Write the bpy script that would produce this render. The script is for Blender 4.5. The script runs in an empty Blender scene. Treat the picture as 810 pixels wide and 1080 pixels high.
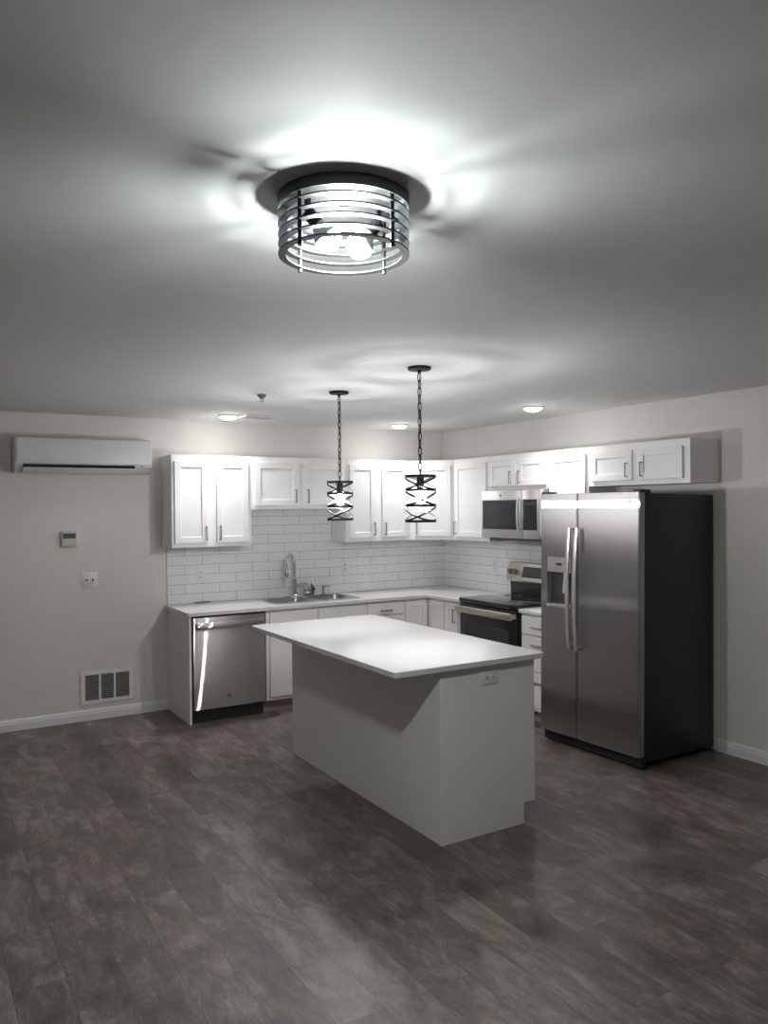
import bpy, bmesh, math, random
from mathutils import Vector, Matrix
random.seed(7)
R = math.radians
SC = bpy.context.scene
COL = SC.collection
H = 2.481           # ceiling height
T = 0.892           # wall counter height
IT = 0.918          # island counter height

# ------------------------------------------------------------------ camera
cam = bpy.data.cameras.new('camera')
camo = bpy.data.objects.new('camera', cam)
COL.objects.link(camo)
yaw, pitch, roll = R(-31.2157), R(-0.3547), R(-0.5272)
fw = Vector((-math.sin(yaw) * math.cos(pitch), math.cos(yaw) * math.cos(pitch), math.sin(pitch)))
rt = Vector((math.cos(yaw), math.sin(yaw), 0)); up = rt.cross(fw)
rt2 = math.cos(roll) * rt + math.sin(roll) * up
up2 = -math.sin(roll) * rt + math.cos(roll) * up
m = Matrix((rt2, up2, -fw)).transposed().to_4x4()
m.translation = (-4.8007, -6.7276, 1.7123)
camo.matrix_world = m
cam.sensor_fit = 'HORIZONTAL'; cam.sensor_width = 36
cam.lens = 36 * 830.54 / 810
cam.clip_start = 0.05
SC.camera = camo

# ------------------------------------------------------------------ world, exposure, lamp strengths
w = bpy.data.worlds.new('world'); SC.world = w; w.use_nodes = True
w.node_tree.nodes['Background'].inputs[0].default_value = (0.9, 0.95, 1, 1)
w.node_tree.nodes['Background'].inputs[1].default_value = 0.0
vs = SC.view_settings
vs.view_transform = 'Standard'; vs.look = 'None'; vs.gamma = 1; vs.use_curve_mapping = False
vs.exposure = 0.95
BULB_W = 17.0       # each bulb of the flush mount
PEND_W = 15.5        # each pendant bulb
DISC_W = 1.2        # glow of each recessed lens
SPOT_W = 26.0       # downward beam of each recessed light
COOL = (0.93, 1.0, 0.965)
NEUT = (1.0, 0.985, 0.995)
SC.cycles.max_bounces = 10
SC.cycles.diffuse_bounces = 6
SC.cycles.caustics_reflective = False
SC.cycles.caustics_refractive = False
SC.cycles.sample_clamp_indirect = 6
SC.cycles.use_denoising = True

# ------------------------------------------------------------------ materials
def lin(c):
    return tuple(((v / 255) / 12.92 if v / 255 <= .04045 else ((v / 255 + .055) / 1.055) ** 2.4) for v in c) + (1,)

def mat(name, col, rough=.5, metal=0, spec=.5, aniso=0, arot=0, bump=0, bscale=200, coat=0):
    m = bpy.data.materials.new(name); m.use_nodes = True
    nt = m.node_tree; b = nt.nodes['Principled BSDF']
    c = col if len(col) == 4 else tuple(col) + (1,)
    b.inputs['Base Color'].default_value = c
    b.inputs['Roughness'].default_value = rough
    b.inputs['Metallic'].default_value = metal
    b.inputs['Specular IOR Level'].default_value = spec
    b.inputs['Coat Weight'].default_value = coat
    if aniso:
        b.inputs['Anisotropic'].default_value = aniso
        b.inputs['Anisotropic Rotation'].default_value = arot
        t = nt.nodes.new('ShaderNodeTangent'); t.direction_type = 'RADIAL'; t.axis = 'Z'
        nt.links.new(t.outputs[0], b.inputs['Tangent'])
    # a little mottling in every paint and metal so nothing is perfectly uniform
    tc = nt.nodes.new('ShaderNodeTexCoord')
    n = nt.nodes.new('ShaderNodeTexNoise'); n.inputs['Scale'].default_value = 9; n.inputs['Detail'].default_value = 4
    nt.links.new(tc.outputs['Object'], n.inputs['Vector'])
    mx = nt.nodes.new('ShaderNodeMix'); mx.data_type = 'RGBA'
    mx.inputs['A'].default_value = tuple(v * .965 for v in c[:3]) + (1,)
    mx.inputs['B'].default_value = tuple(min(1, v * 1.03) for v in c[:3]) + (1,)
    nt.links.new(n.outputs['Fac'], mx.inputs['Factor'])
    nt.links.new(mx.outputs['Result'], b.inputs['Base Color'])
    if bump:
        n2 = nt.nodes.new('ShaderNodeTexNoise'); n2.inputs['Scale'].default_value = bscale; n2.inputs['Detail'].default_value = 3
        nt.links.new(tc.outputs['Object'], n2.inputs['Vector'])
        bp = nt.nodes.new('ShaderNodeBump'); bp.inputs['Strength'].default_value = bump; bp.inputs['Distance'].default_value = .002
        nt.links.new(n2.outputs['Fac'], bp.inputs['Height']); nt.links.new(bp.outputs[0], b.inputs['Normal'])
    return m

def brushed(name, col, rough, aniso, arot):
    """brushed metal: a stretched glossy lobe without the long haze, over a faint rough one"""
    m = bpy.data.materials.new(name); m.use_nodes = True
    nt = m.node_tree; nt.nodes.clear(); N = nt.nodes; L = nt.links
    o = N.new('ShaderNodeOutputMaterial'); mx = N.new('ShaderNodeMixShader'); mx.inputs[0].default_value = .42
    tc = N.new('ShaderNodeTexCoord'); mp = N.new('ShaderNodeMapping')
    mp.inputs['Scale'].default_value = (2, 2, .6) if arot else (.9, .9, 1.6)
    n = N.new('ShaderNodeTexNoise'); n.inputs['Scale'].default_value = 3; n.inputs['Detail'].default_value = 2
    L.new(tc.outputs['Object'], mp.inputs[0]); L.new(mp.outputs[0], n.inputs['Vector'])
    bp = N.new('ShaderNodeBump'); bp.inputs['Strength'].default_value = .045 if arot else .016; bp.inputs['Distance'].default_value = .006
    L.new(n.outputs['Fac'], bp.inputs['Height'])
    t = N.new('ShaderNodeVectorTransform'); t.vector_type = 'VECTOR'; t.convert_from = 'OBJECT'; t.convert_to = 'WORLD'
    t.inputs[0].default_value = (1, 0, 0)
    for k, (r_, an) in enumerate(((rough, aniso), (.45, .5))):
        g = N.new('ShaderNodeBsdfAnisotropic'); g.distribution = 'BECKMANN'
        g.inputs['Color'].default_value = tuple(col) + (1,); g.inputs['Roughness'].default_value = r_
        g.inputs['Anisotropy'].default_value = an; g.inputs['Rotation'].default_value = arot
        L.new(t.outputs[0], g.inputs['Tangent']); L.new(bp.outputs[0], g.inputs['Normal'])
        L.new(g.outputs[0], mx.inputs[1 + k])
    L.new(mx.outputs[0], o.inputs[0])
    return m

def emit(name, col, strength):
    m = bpy.data.materials.new(name); m.use_nodes = True
    nt = m.node_tree; nt.nodes.clear()
    o = nt.nodes.new('ShaderNodeOutputMaterial'); e = nt.nodes.new('ShaderNodeEmission')
    e.inputs[0].default_value = tuple(col) + (1,); e.inputs[1].default_value = strength
    nt.links.new(e.outputs[0], o.inputs[0])
    return m

M = {}
M['wall'] = mat('wall_paint', (.71, .685, .656), .62, bump=.12, bscale=260)
M['ceiling'] = mat('ceiling_paint', (.71, .72, .71), .75, bump=.1, bscale=300)
M['trim'] = mat('white_trim', (.78, .78, .77), .35)
M['cab'] = mat('white_cabinet_paint', (.82, .815, .815), .34)
M['base'] = mat('offwhite_cabinet_paint', (.78, .77, .74), .36)
M['island'] = mat('cream_panel', (.80, .79, .74), .42)
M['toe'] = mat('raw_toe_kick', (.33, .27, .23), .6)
M['steel'] = brushed('brushed_steel_vertical', (.52, .51, .505), .255, 1.0, .25)
M['steelh'] = brushed('brushed_steel_horizontal', (.52, .505, .49), .31, 1.0, 0)
M['steel_light'] = mat('light_steel', (.72, .71, .70), .28, 1)
M['range_steel'] = mat('warm_steel', (.62, .575, .50), .34, 1)
M['sink'] = mat('sink_steel', (.62, .62, .62), .26, 1)
M['nickel'] = mat('nickel_pull', (.34, .33, .32), .35, 1)
M['chrome'] = mat('chrome', (.72, .73, .75), .08, 1)
M['black'] = mat('black_enamel', (.012, .013, .016), .18)
M['black_side'] = mat('black_side_panel', (.016, .018, .020), .42, bump=.2, bscale=400)
M['black_plastic'] = mat('black_plastic', (.018, .018, .02), .5)
M['glass_top'] = mat('black_glass', (.012, .013, .016), .06, coat=.3)
M['oven_window'] = mat('oven_window_glass', (.022, .024, .028), .05)
M['display'] = mat('dark_display', (.03, .031, .036), .12)
M['lamp_black'] = mat('black_lamp_metal', (.008, .009, .0105), .5, 0, .25)
M['band'] = mat('black_band_flare_tint', (.045, .052, .060), .45, 0, .4)  # black metal lightened to blue-grey to imitate lens flare over the band
M['ring'] = mat('black_ring_glow_tint', (.018, .021, .025), .5, 0, .3)  # black metal lightened, bulb light and bloom put into the colour
M['pan'] = mat('silver_lamp_pan', (.035, .036, .038), .34, .5)
M['plate'] = mat('white_plate_plastic', (.74, .735, .72), .35)
M['gap'] = mat('dark_slot', (.02, .02, .02), .8)
M['greyslot'] = mat('grey_slot', (.12, .12, .12), .6)
M['split'] = mat('split_unit_plastic', (.66, .66, .68), .38)
M['grille'] = mat('grille_metal', (.66, .645, .62), .45)
M['therm'] = mat('beige_thermostat', (.50, .50, .41), .5)
M['lcd'] = mat('thermostat_lcd', (.075, .105, .115), .2)
M['badge'] = mat('grey_badge', (.10, .10, .105), .3, .6)
M['mark'] = mat('badge_mark', (.42, .42, .42), .3, .8)
M['grout'] = mat('grey_grout', (.20, .195, .19), .85)
M['greystrip'] = mat('grey_strip', (.16, .16, .17), .5)
M['rubber'] = mat('black_rubber', (.012, .012, .012), .35)
def area_strength(watts, area): return watts / (math.pi * area)
M['bulb'] = emit('bulb_cool_white', COOL, area_strength(BULB_W, 4 * math.pi * .03 ** 2))
M['pbulb'] = emit('bulb_white', NEUT, area_strength(PEND_W, 4 * math.pi * .03 ** 2))
M['disc'] = emit('led_disc', (1, .99, .98), area_strength(DISC_W, math.pi * .068 ** 2))

def counter_mat():
    m = mat('white_quartz', (.80, .79, .785), .09)
    nt = m.node_tree; b = nt.nodes['Principled BSDF']
    tc = nt.nodes.new('ShaderNodeTexCoord')
    n = nt.nodes.new('ShaderNodeTexNoise'); n.inputs['Scale'].default_value = 160; n.inputs['Detail'].default_value = 5
    nt.links.new(tc.outputs['Object'], n.inputs['Vector'])
    cr = nt.nodes.new('ShaderNodeValToRGB')
    cr.color_ramp.elements[0].position = .3; cr.color_ramp.elements[0].color = (.60, .595, .59, 1)
    cr.color_ramp.elements[1].position = .55; cr.color_ramp.elements[1].color = (.68, .678, .672, 1)
    nt.links.new(n.outputs['Fac'], cr.inputs[0]); nt.links.new(cr.outputs[0], b.inputs['Base Color'])
    return m
M['quartz'] = counter_mat()

def tile_mat():
    m = mat('white_glazed_tile', (.80, .80, .805), .10)
    nt = m.node_tree; b = nt.nodes['Principled BSDF']
    tc = nt.nodes.new('ShaderNodeTexCoord')
    n = nt.nodes.new('ShaderNodeTexNoise'); n.inputs['Scale'].default_value = 16; n.inputs['Detail'].default_value = 3
    nt.links.new(tc.outputs['Object'], n.inputs['Vector'])
    bp = nt.nodes.new('ShaderNodeBump'); bp.inputs['Strength'].default_value = .35; bp.inputs['Distance'].default_value = .004
    nt.links.new(n.outputs['Fac'], bp.inputs['Height']); nt.links.new(bp.outputs[0], b.inputs['Normal'])
    return m
M['tile'] = tile_mat()

def floor_mat():
    m = bpy.data.materials.new('vinyl_plank_floor'); m.use_nodes = True
    nt = m.node_tree; N = nt.nodes; L = nt.links; b = N['Principled BSDF']
    tc = N.new('ShaderNodeTexCoord')
    mp = N.new('ShaderNodeMapping'); mp.inputs['Rotation'].default_value = (0, 0, R(90))
    L.new(tc.outputs['Object'], mp.inputs['Vector'])
    br = N.new('ShaderNodeTexBrick')
    br.offset = .37; br.offset_frequency = 2
    br.inputs['Color1'].default_value = (0, 0, 0, 1); br.inputs['Color2'].default_value = (1, 1, 1, 1)
    br.inputs['Mortar'].default_value = (.5, .5, .5, 1)
    br.inputs['Scale'].default_value = 1; br.inputs['Mortar Size'].default_value = .0012
    br.inputs['Brick Width'].default_value = 1.22; br.inputs['Row Height'].default_value = .18
    L.new(mp.outputs[0], br.inputs['Vector'])
    # shift the grain by plank so neighbouring planks do not continue each other
    add = N.new('ShaderNodeVectorMath'); add.operation = 'MULTIPLY_ADD'
    L.new(br.outputs['Color'], add.inputs[0]); add.inputs[1].default_value = (13, 7, 3); L.new(tc.outputs['Object'], add.inputs[2])
    def noise(scale, sx, sy, det, rough=.6, dist=0):
        k = N.new('ShaderNodeMapping'); k.inputs['Scale'].default_value = (sx, sy, 1)
        L.new(add.outputs[0], k.inputs['Vector'])
        n = N.new('ShaderNodeTexNoise'); n.inputs['Scale'].default_value = scale; n.inputs['Detail'].default_value = det
        n.inputs['Roughness'].default_value = rough; n.inputs['Distortion'].default_value = dist
        L.new(k.outputs[0], n.inputs['Vector']); return n
    blot = noise(3.0, 1.7, .9, 7, .66, .9)
    grain = noise(7, 3.2, .8, 8, .72, .5)
    fine = noise(60, 2, .5, 6, .7)
    def mixf(a, b_, f):
        x = N.new('ShaderNodeMix'); x.data_type = 'FLOAT'; x.inputs['Factor'].default_value = f
        L.new(a, x.inputs['A']); L.new(b_, x.inputs['B']); return x.outputs['Result']
    v = mixf(blot.outputs['Fac'], grain.outputs['Fac'], .40)
    v = mixf(v, fine.outputs['Fac'], .2)
    v = mixf(v, br.outputs['Color'], .06)
    cr = N.new('ShaderNodeValToRGB'); e = cr.color_ramp.elements
    e[0].position = .39; e[0].color = (.066, .054, .050, 1)
    e[1].position = .61; e[1].color = (.26, .224, .21, 1)
    k = e.new(.50); k.color = (.128, .108, .102, 1)
    L.new(v, cr.inputs[0])
    # greenish and reddish drifts
    tint = noise(1.3, 1, .6, 3)
    hm = N.new('ShaderNodeMix'); hm.data_type = 'RGBA'; hm.blend_type = 'MULTIPLY'; hm.inputs['Factor'].default_value = 1
    tr = N.new('ShaderNodeValToRGB')
    tr.color_ramp.elements[0].position = .35; tr.color_ramp.elements[0].color = (1.06, .985, .955, 1)
    tr.color_ramp.elements[1].position = .65; tr.color_ramp.elements[1].color = (1.0, 1.0, .97, 1)
    L.new(tint.outputs['Fac'], tr.inputs[0]); L.new(cr.outputs[0], hm.inputs['A']); L.new(tr.outputs[0], hm.inputs['B'])
    sm = N.new('ShaderNodeMix'); sm.data_type = 'RGBA'; sm.inputs['B'].default_value = (.05, .042, .04, 1)
    fm = N.new('ShaderNodeMath'); fm.operation = 'MULTIPLY'; fm.inputs[1].default_value = .7
    L.new(br.outputs['Fac'], fm.inputs[0]); L.new(fm.outputs[0], sm.inputs['Factor']); L.new(hm.outputs['Result'], sm.inputs['A'])
    L.new(sm.outputs['Result'], b.inputs['Base Color'])
    rr = N.new('ShaderNodeMapRange'); rr.inputs['To Min'].default_value = .30; rr.inputs['To Max'].default_value = .46
    L.new(grain.outputs['Fac'], rr.inputs['Value']); L.new(rr.outputs[0], b.inputs['Roughness'])
    b.inputs['Specular IOR Level'].default_value = .4
    bp = N.new('ShaderNodeBump'); bp.inputs['Strength'].default_value = .12; bp.inputs['Distance'].default_value = .002
    L.new(v, bp.inputs['Height']); L.new(bp.outputs[0], b.inputs['Normal'])
    return m
M['floor'] = floor_mat()

# ------------------------------------------------------------------ mesh helpers
def box(bm, x0, x1, y0, y1, z0, z1, bev=0, seg=2):
    x0, x1 = min(x0, x1), max(x0, x1); y0, y1 = min(y0, y1), max(y0, y1); z0, z1 = min(z0, z1), max(z0, z1)
    g = bmesh.ops.create_cube(bm, size=1)['verts']
    for v in g:
        v.co = Vector(((x0 + x1) / 2 + v.co.x * (x1 - x0), (y0 + y1) / 2 + v.co.y * (y1 - y0), (z0 + z1) / 2 + v.co.z * (z1 - z0)))
    if bev:
        ed = list({e for v in g for e in v.link_edges})
        bmesh.ops.bevel(bm, geom=ed, offset=bev, segments=seg, profile=.5, affect='EDGES')

def prism(bm, pts, a0, a1, axis='z', bev=0):
    """extrude a closed outline; axis z: pts are (x,y); axis x: pts are (y,z); axis y: pts are (x,z)"""
    def P(p, a):
        return {'z': (p[0], p[1], a), 'x': (a, p[0], p[1]), 'y': (p[0], a, p[1])}[axis]
    v0 = [bm.verts.new(P(p, a0)) for p in pts]; v1 = [bm.verts.new(P(p, a1)) for p in pts]
    n = len(pts); fs = [bm.faces.new(v0), bm.faces.new(v1)]
    for i in range(n):
        fs.append(bm.faces.new((v0[i], v0[(i + 1) % n], v1[(i + 1) % n], v1[i])))
    if bev:
        ed = list(fs[0].edges) + list(fs[1].edges)
        bmesh.ops.recalc_face_normals(bm, faces=fs)
        bmesh.ops.bevel(bm, geom=ed, offset=bev, segments=2, profile=.5, affect='EDGES')

def cyl(bm, p0, p1, r, seg=20, r2=None):
    p0, p1 = Vector(p0), Vector(p1); d = p1 - p0
    mt = Matrix.Translation((p0 + p1) / 2) @ d.to_track_quat('Z', 'Y').to_matrix().to_4x4()
    bmesh.ops.create_cone(bm, cap_ends=True, segments=seg, radius1=r, radius2=r if r2 is None else r2, depth=d.length, matrix=mt)

def tube(bm, pts, r, seg=10, closed=False, taper=None):
    pts = [Vector(p) for p in pts]; n = len(pts); rings = []
    prev = None
    for i, p in enumerate(pts):
        if closed: t = pts[(i + 1) % n] - pts[i - 1]
        else: t = pts[min(i + 1, n - 1)] - pts[max(i - 1, 0)]
        t.normalize()
        if prev is None:
            a = Vector((0, 0, 1)) if abs(t.z) < .9 else Vector((1, 0, 0))
            u = t.cross(a).normalized()
        else:
            u = (prev - t * prev.dot(t)).normalized()
        prev = u; v = t.cross(u)
        rr = r if taper is None else r * taper[i]
        rings.append([bm.verts.new(p + rr * (math.cos(2 * math.pi * k / seg) * u + math.sin(2 * math.pi * k / seg) * v)) for k in range(seg)])
    m_ = n if closed else n - 1
    for i in range(m_):
        A, B = rings[i], rings[(i + 1) % n]
        for k in range(seg):
            bm.faces.new((A[k], A[(k + 1) % seg], B[(k + 1) % seg], B[k]))
    if not closed:
        bm.faces.new(rings[0][::-1]); bm.faces.new(rings[-1])

def lathe(bm, prof, c=(0, 0, 0), seg=32, mt=None, closed=False):
    """prof list of (r,z)"""
    c = Vector(c); rings = []
    for r, z in prof:
        if r < 1e-6: rings.append([bm.verts.new((mt @ Vector((0, 0, z)) if mt else Vector((0, 0, z))) + c)])
        else:
            q = []
            for k in range(seg):
                a = 2 * math.pi * k / seg; p = Vector((r * math.cos(a), r * math.sin(a), z))
                q.append(bm.verts.new((mt @ p if mt else p) + c))
            rings.append(q)
    prs = list(zip(rings, rings[1:])) + ([(rings[-1], rings[0])] if closed else [])
    for A, B in prs:
        for k in range(seg):
            j = (k + 1) % seg
            if len(A) == 1 and len(B) == 1: continue
            if len(A) == 1: bm.faces.new((A[0], B[j], B[k]))
            elif len(B) == 1: bm.faces.new((A[k], A[j], B[0]))
            else: bm.faces.new((A[k], A[j], B[j], B[k]))

def hoop(bm, c, r0, r1, z0, z1, seg=64, tilt=None):
    """flat band ring between radii r0<r1 and heights z0<z1"""
    lathe(bm, [(r0, z0), (r1, z0), (r1, z1), (r0, z1)], c, seg, tilt, closed=True)

def rrect(x0, x1, y0, y1, r, n=5):
    out = []
    for cx, cy, a0 in ((x1 - r, y1 - r, 0), (x0 + r, y1 - r, 90), (x0 + r, y0 + r, 180), (x1 - r, y0 + r, 270)):
        for k in range(n + 1):
            a = R(a0 + 90 * k / n); out.append((cx + r * math.cos(a), cy + r * math.sin(a)))
    return out

def slab(bm, outer, holes, z0, z1, bev=0):
    """flat slab of an outline with holes"""
    def ring(pts):
        v = [bm.verts.new((p[0], p[1], z1)) for p in pts]
        return [bm.edges.new((v[i], v[(i + 1) % len(v)])) for i in range(len(v))]
    ed = ring(outer)
    for h in holes: ed += ring(h)
    g = bmesh.ops.triangle_fill(bm, use_beauty=True, use_dissolve=False, edges=ed)
    fs = [f for f in g['geom'] if isinstance(f, bmesh.types.BMFace)]
    ex = bmesh.ops.extrude_face_region(bm, geom=fs)
    vs_ = [v for v in ex['geom'] if isinstance(v, bmesh.types.BMVert)]
    for v in vs_: v.co.z = z0
    bmesh.ops.recalc_face_normals(bm, faces=bm.faces[:])

def obj(name, bm, material, parent=None, smooth=.5, loc=None, label=None):
    bmesh.ops.recalc_face_normals(bm, faces=bm.faces[:])
    me = bpy.data.meshes.new(name); bm.to_mesh(me); bm.free()
    me.materials.append(material)
    if smooth:
        me.shade_smooth(); me.set_sharp_from_angle(angle=smooth)
    o = bpy.data.objects.new(name, me); COL.objects.link(o)
    if loc is not None: o.location = loc
    if parent is not None: o.parent = parent
    if label: o['label'] = label
    return o

def tag(o, label, cat, group=None):
    o['label'] = label; o['category'] = cat
    if group: o['group'] = group
    return o

def thing(name, label, cat, loc=(0, 0, 0), rotz=0, group=None):
    o = bpy.data.objects.new(name, None); o.empty_display_size = .1; COL.objects.link(o)
    o.location = loc; o.rotation_euler = (0, 0, rotz)
    return tag(o, label, cat, group)

def struct(name, bm, m_, label):
    o = obj(name, bm, m_); o['kind'] = 'structure'; o['label'] = label; o['category'] = name.split('_')[0]
    return o

def B(*a, **k):
    bm = bmesh.new(); box(bm, *a, **k); return bm

def copy_tree(o, parent=None):
    c = o.copy(); COL.objects.link(c)
    if parent: c.parent = parent
    for ch in list(o.children): copy_tree(ch, c)
    return c

# ------------------------------------------------------------------ the setting
XL, YF = -7.3, -9.6
struct('floor', B(XL - .1, .1, YF - .1, .1, -.1, 0), M['floor'], 'dark grey brown vinyl plank floor')
struct('ceiling', B(XL - .1, .1, YF - .1, .1, H, H + .1), M['ceiling'], 'flat white painted ceiling')
struct('wall_back', B(XL - .1, .1, 0, .1, 0, H), M['wall'], 'greige wall behind the sink counter')
struct('wall_right', B(0, .1, YF, 0, 0, H), M['wall'], 'greige wall behind the range and refrigerator')
struct('wall_left', B(XL - .1, XL, YF, 0, 0, H), M['wall'], 'greige wall at the left of the room')
struct('wall_front', B(XL, 0, YF - .1, YF, 0, H), M['wall'], 'greige wall behind the viewer')
bp_ = [(0, 0), (-.016, 0), (-.016, .055), (-.013, .060), (-.013, .074), (-.009, .082), (-.004, .088), (0, .088)]
bm = bmesh.new(); prism(bm, bp_, XL, -2.907, 'x'); struct('baseboard_back', bm, M['trim'], 'white moulded baseboard along the back wall')
bm = bmesh.new(); prism(bm, bp_, YF, -3.26, 'y'); struct('baseboard_right', bm, M['trim'], 'white moulded baseboard along the right wall')
bm = bmesh.new(); prism(bm, [(XL - p[0], p[1]) for p in bp_], YF, -.016, 'y'); struct('baseboard_left', bm, M['trim'], 'white moulded baseboard along the left wall')

# ------------------------------------------------------------------ tile backsplashes
def backsplash(name, label, runs, flip, phase):
    """runs: per row (u0,u1); u along the wall from the corner (0) outwards; flip: right wall"""
    P = .083; LEN = .312; G = .0028
    t = thing(name, label, 'backsplash')
    tiles = bmesh.new(); grout = bmesh.new()
    def put(bm, u0, u1, d0, d1, z0, z1, bev):
        if flip: box(bm, -d1, -d0, -u1, -u0, z0, z1, bev, 1)
        else: box(bm, -u1, -u0, -d1, -d0, z0, z1, bev, 1)
    for k, (a, b) in enumerate(runs):
        z0 = T + k * P; z1 = z0 + P
        put(grout, a, b, .001, .006, z0, z1, 0)
        u = phase[k % 2] - 12 * LEN
        while u < b:
            x0 = max(u + G / 2, a); x1 = min(u + LEN - G / 2, b)
            if x1 - x0 > .012:
                n0 = len(tiles.verts); put(tiles, x0, x1, .002, .0085, z0 + G / 2, z1 - G / 2, .0012)
                tiles.verts.ensure_lookup_table()
                ta, tb = random.uniform(-.004, .004), random.uniform(-.006, .006)
                for v in tiles.verts[n0:]:
                    um = (v.co.y if flip else v.co.x) + (x0 + x1) / 2; zm = v.co.z - (z0 + z1) / 2
                    if flip: v.co.x += ta * um + tb * zm
                    else: v.co.y += ta * um + tb * zm
            u += LEN
    obj('grout', grout, M['grout'], t, 0); obj('tiles', tiles, M['tile'], t, .3)
    return t
W0 = 2.905
backsplash('backsplash', 'white glossy brick-laid tile backsplash on the sink wall',
           [(.009, W0)] * 6 + [(1.325, 2.245)] * 3 + [(1.325, 2.245)], False, (W0 % .312, (W0 - .156) % .312))
bs = backsplash('backsplash', 'white glossy brick-laid tile backsplash behind the black range',
           [(.009, 2.37)] * 6 + [(1.16, 1.91)] * 3, True, (.10, .256))

# ------------------------------------------------------------------ cabinets
def shaker(bm, x0, x1, yf, z0, z1, rail=.055, t=.02, rec=.009):
    """door facing -y: front at yf, back at yf+t, recessed centre panel"""
    box(bm, x0, x0 + rail, yf, yf + t, z0, z1, .0016, 1)
    box(bm, x1 - rail, x1, yf, yf + t, z0, z1, .0016, 1)
    box(bm, x0 + rail - .001, x1 - rail + .001, yf + .0002, yf + t, z1 - rail, z1 - .0004, .0016, 1)
    box(bm, x0 + rail - .001, x1 - rail + .001, yf + .0002, yf + t, z0 + .0004, z0 + rail, .0016, 1)
    box(bm, x0 + rail - .004, x1 - rail + .004, yf + rec, yf + t - .001, z0 + rail - .004, z1 - rail + .004)

def pull(bm, x, yf, z, L=.118, vert=True):
    """square bar pull on a face at yf (facing -y)"""
    s = .0045; o = .030
    if vert:
        box(bm, x - s, x + s, yf - o, yf - o + 2 * s, z - L / 2, z + L / 2, .0012, 1)
        for q in (-1, 1):
            box(bm, x - s, x + s, yf - o, yf, z + q * (L / 2 - s) - s, z + q * (L / 2 - s) + s, .001, 1)
    else:
        box(bm, x - L / 2, x + L / 2, yf - o, yf - o + 2 * s, z - s, z + s, .0012, 1)
        for q in (-1, 1):
            box(bm, x + q * (L / 2 - s) - s, x + q * (L / 2 - s) + s, yf - o, yf, z - s, z + s, .001, 1)

def door(parent, x0, x1, yf, z0, z1, hx, hz, m_, rail=.055, L=.118):
    bm = bmesh.new(); shaker(bm, x0, x1, yf, z0, z1, rail); d = obj('door', bm, m_, parent)
    if hx is not None:
        bm = bmesh.new(); pull(bm, hx, yf, hz, L); obj('handle', bm, M['nickel'], d)
    return d

def drawer(parent, x0, x1, yf, z0, z1, hz, m_, name='drawer', flat=True, L=.118):
    bm = bmesh.new()
    if flat: box(bm, x0, x1, yf, yf + .02, z0, z1, .002, 1)
    else: shaker(bm, x0, x1, yf, z0, z1, .05)
    d = obj(name, bm, m_, parent)
    if hz is not None:
        bm = bmesh.new(); pull(bm, (x0 + x1) / 2, yf, hz, L, False); obj('handle', bm, M['nickel'], d)
    return d

UG = 'white shaker wall cabinets'
def upper(label, loc, rotz, wd, z0, z1, doors, depth=.305):
    """doors: (x0,x1,handle_x)"""
    t = thing('wall_cabinet', label, 'cabinet', loc, rotz, UG)
    obj('body', B(0, wd, -depth, -.001, z0, z1, bev=.0012, seg=1), M['cab'], t)
    for a, b, hx in doors:
        door(t, a, b, -depth - .02, z0 + .035, z1 - .05, hx, z0 + .035 + (.082 if z1 - z0 > .4 else .09 if z1 - z0 > .35 else .075),
             M['cab'], .052 if z1 - z0 > .4 else .05, .118 if z1 - z0 > .35 else .105)
    return t
ZT, ZB = 2.160, 1.391
# back wall, left to right (origin at the wall, left end)
upper('tall white two-door wall cabinet at the left end above the dishwasher', (-2.945, 0, 0), 0, .693, ZB, ZT,
      [(.022, .302, .286), (.380, .662, .407)])
upper('short white two-door wall cabinet above the sink faucet', (-2.2505, 0, 0), 0, .929, 1.700, ZT,
      [(.030, .440, .412), (.486, .900, .532)])
upper('tall white two-door wall cabinet between the sink and the corner cabinet', (-1.320, 0, 0), 0, .709, ZB, ZT,
      [(.035, .310, .290), (.385, .662, .410)])
# right wall (local x runs towards the viewer)
upper('short white two-door wall cabinet directly above the microwave', (0, -1.142, 0), R(-90), .774, 1.850, ZT,
      [(.020, .378, .325), (.412, .752, .438)])
upper('white single-door wall cabinet between microwave cabinet and refrigerator cabinet', (0, -1.917, 0), R(-90), .440, ZB, ZT,
      [(.022, .418, .392)])
upper('wide short white two-door wall cabinet over the refrigerator', (0, -2.358, 0), R(-90), .920, 1.856, ZT,
      [(.040, .432, .395), (.490, .868, .530)])
upper('tall narrow white wall cabinet between corner cabinet and microwave', (0, -.6115, 0), R(-90), .5295, ZB, ZT,
      [(.030, .500, .052)])
# diagonal corner wall cabinet
t = thing('wall_cabinet', 'white diagonal corner wall cabinet where the two runs meet', 'cabinet', (-.61, -.305, 0), R(-45), UG)
fwid = .305 * math.sqrt(2)
def ld(x, y):                       # room point to the corner cabinet's own frame
    d = Vector((x + .61, y + .305)); c = math.cos(R(45)); return (d.x * c - d.y * c, d.x * c + d.y * c)
bm = bmesh.new()
prism(bm, [ld(-.61, -.305), ld(-.305, -.61), ld(-.001, -.61), ld(-.001, -.001), ld(-.61, -.001)], ZB, ZT, 'z')
obj('body', bm, M['cab'], t)
door(t, .047, fwid - .030, -.021, ZB + .035, ZT - .05, .068, ZB + .117, M['cab'], .052)

BG = 'off-white base cabinets'
CB = T - .0302                      # underside of the worktop
def base(label, loc, rotz, wd, depth=.61, cat='cabinet'):
    t = thing('base_cabinet', label, cat, loc, rotz, BG)
    bm = bmesh.new()
    box(bm, 0, wd, -depth, -.012, .105, CB, .0012, 1)
    obj('body', bm, M['base'], t)
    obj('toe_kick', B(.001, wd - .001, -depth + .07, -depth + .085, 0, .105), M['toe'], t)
    return t
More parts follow.
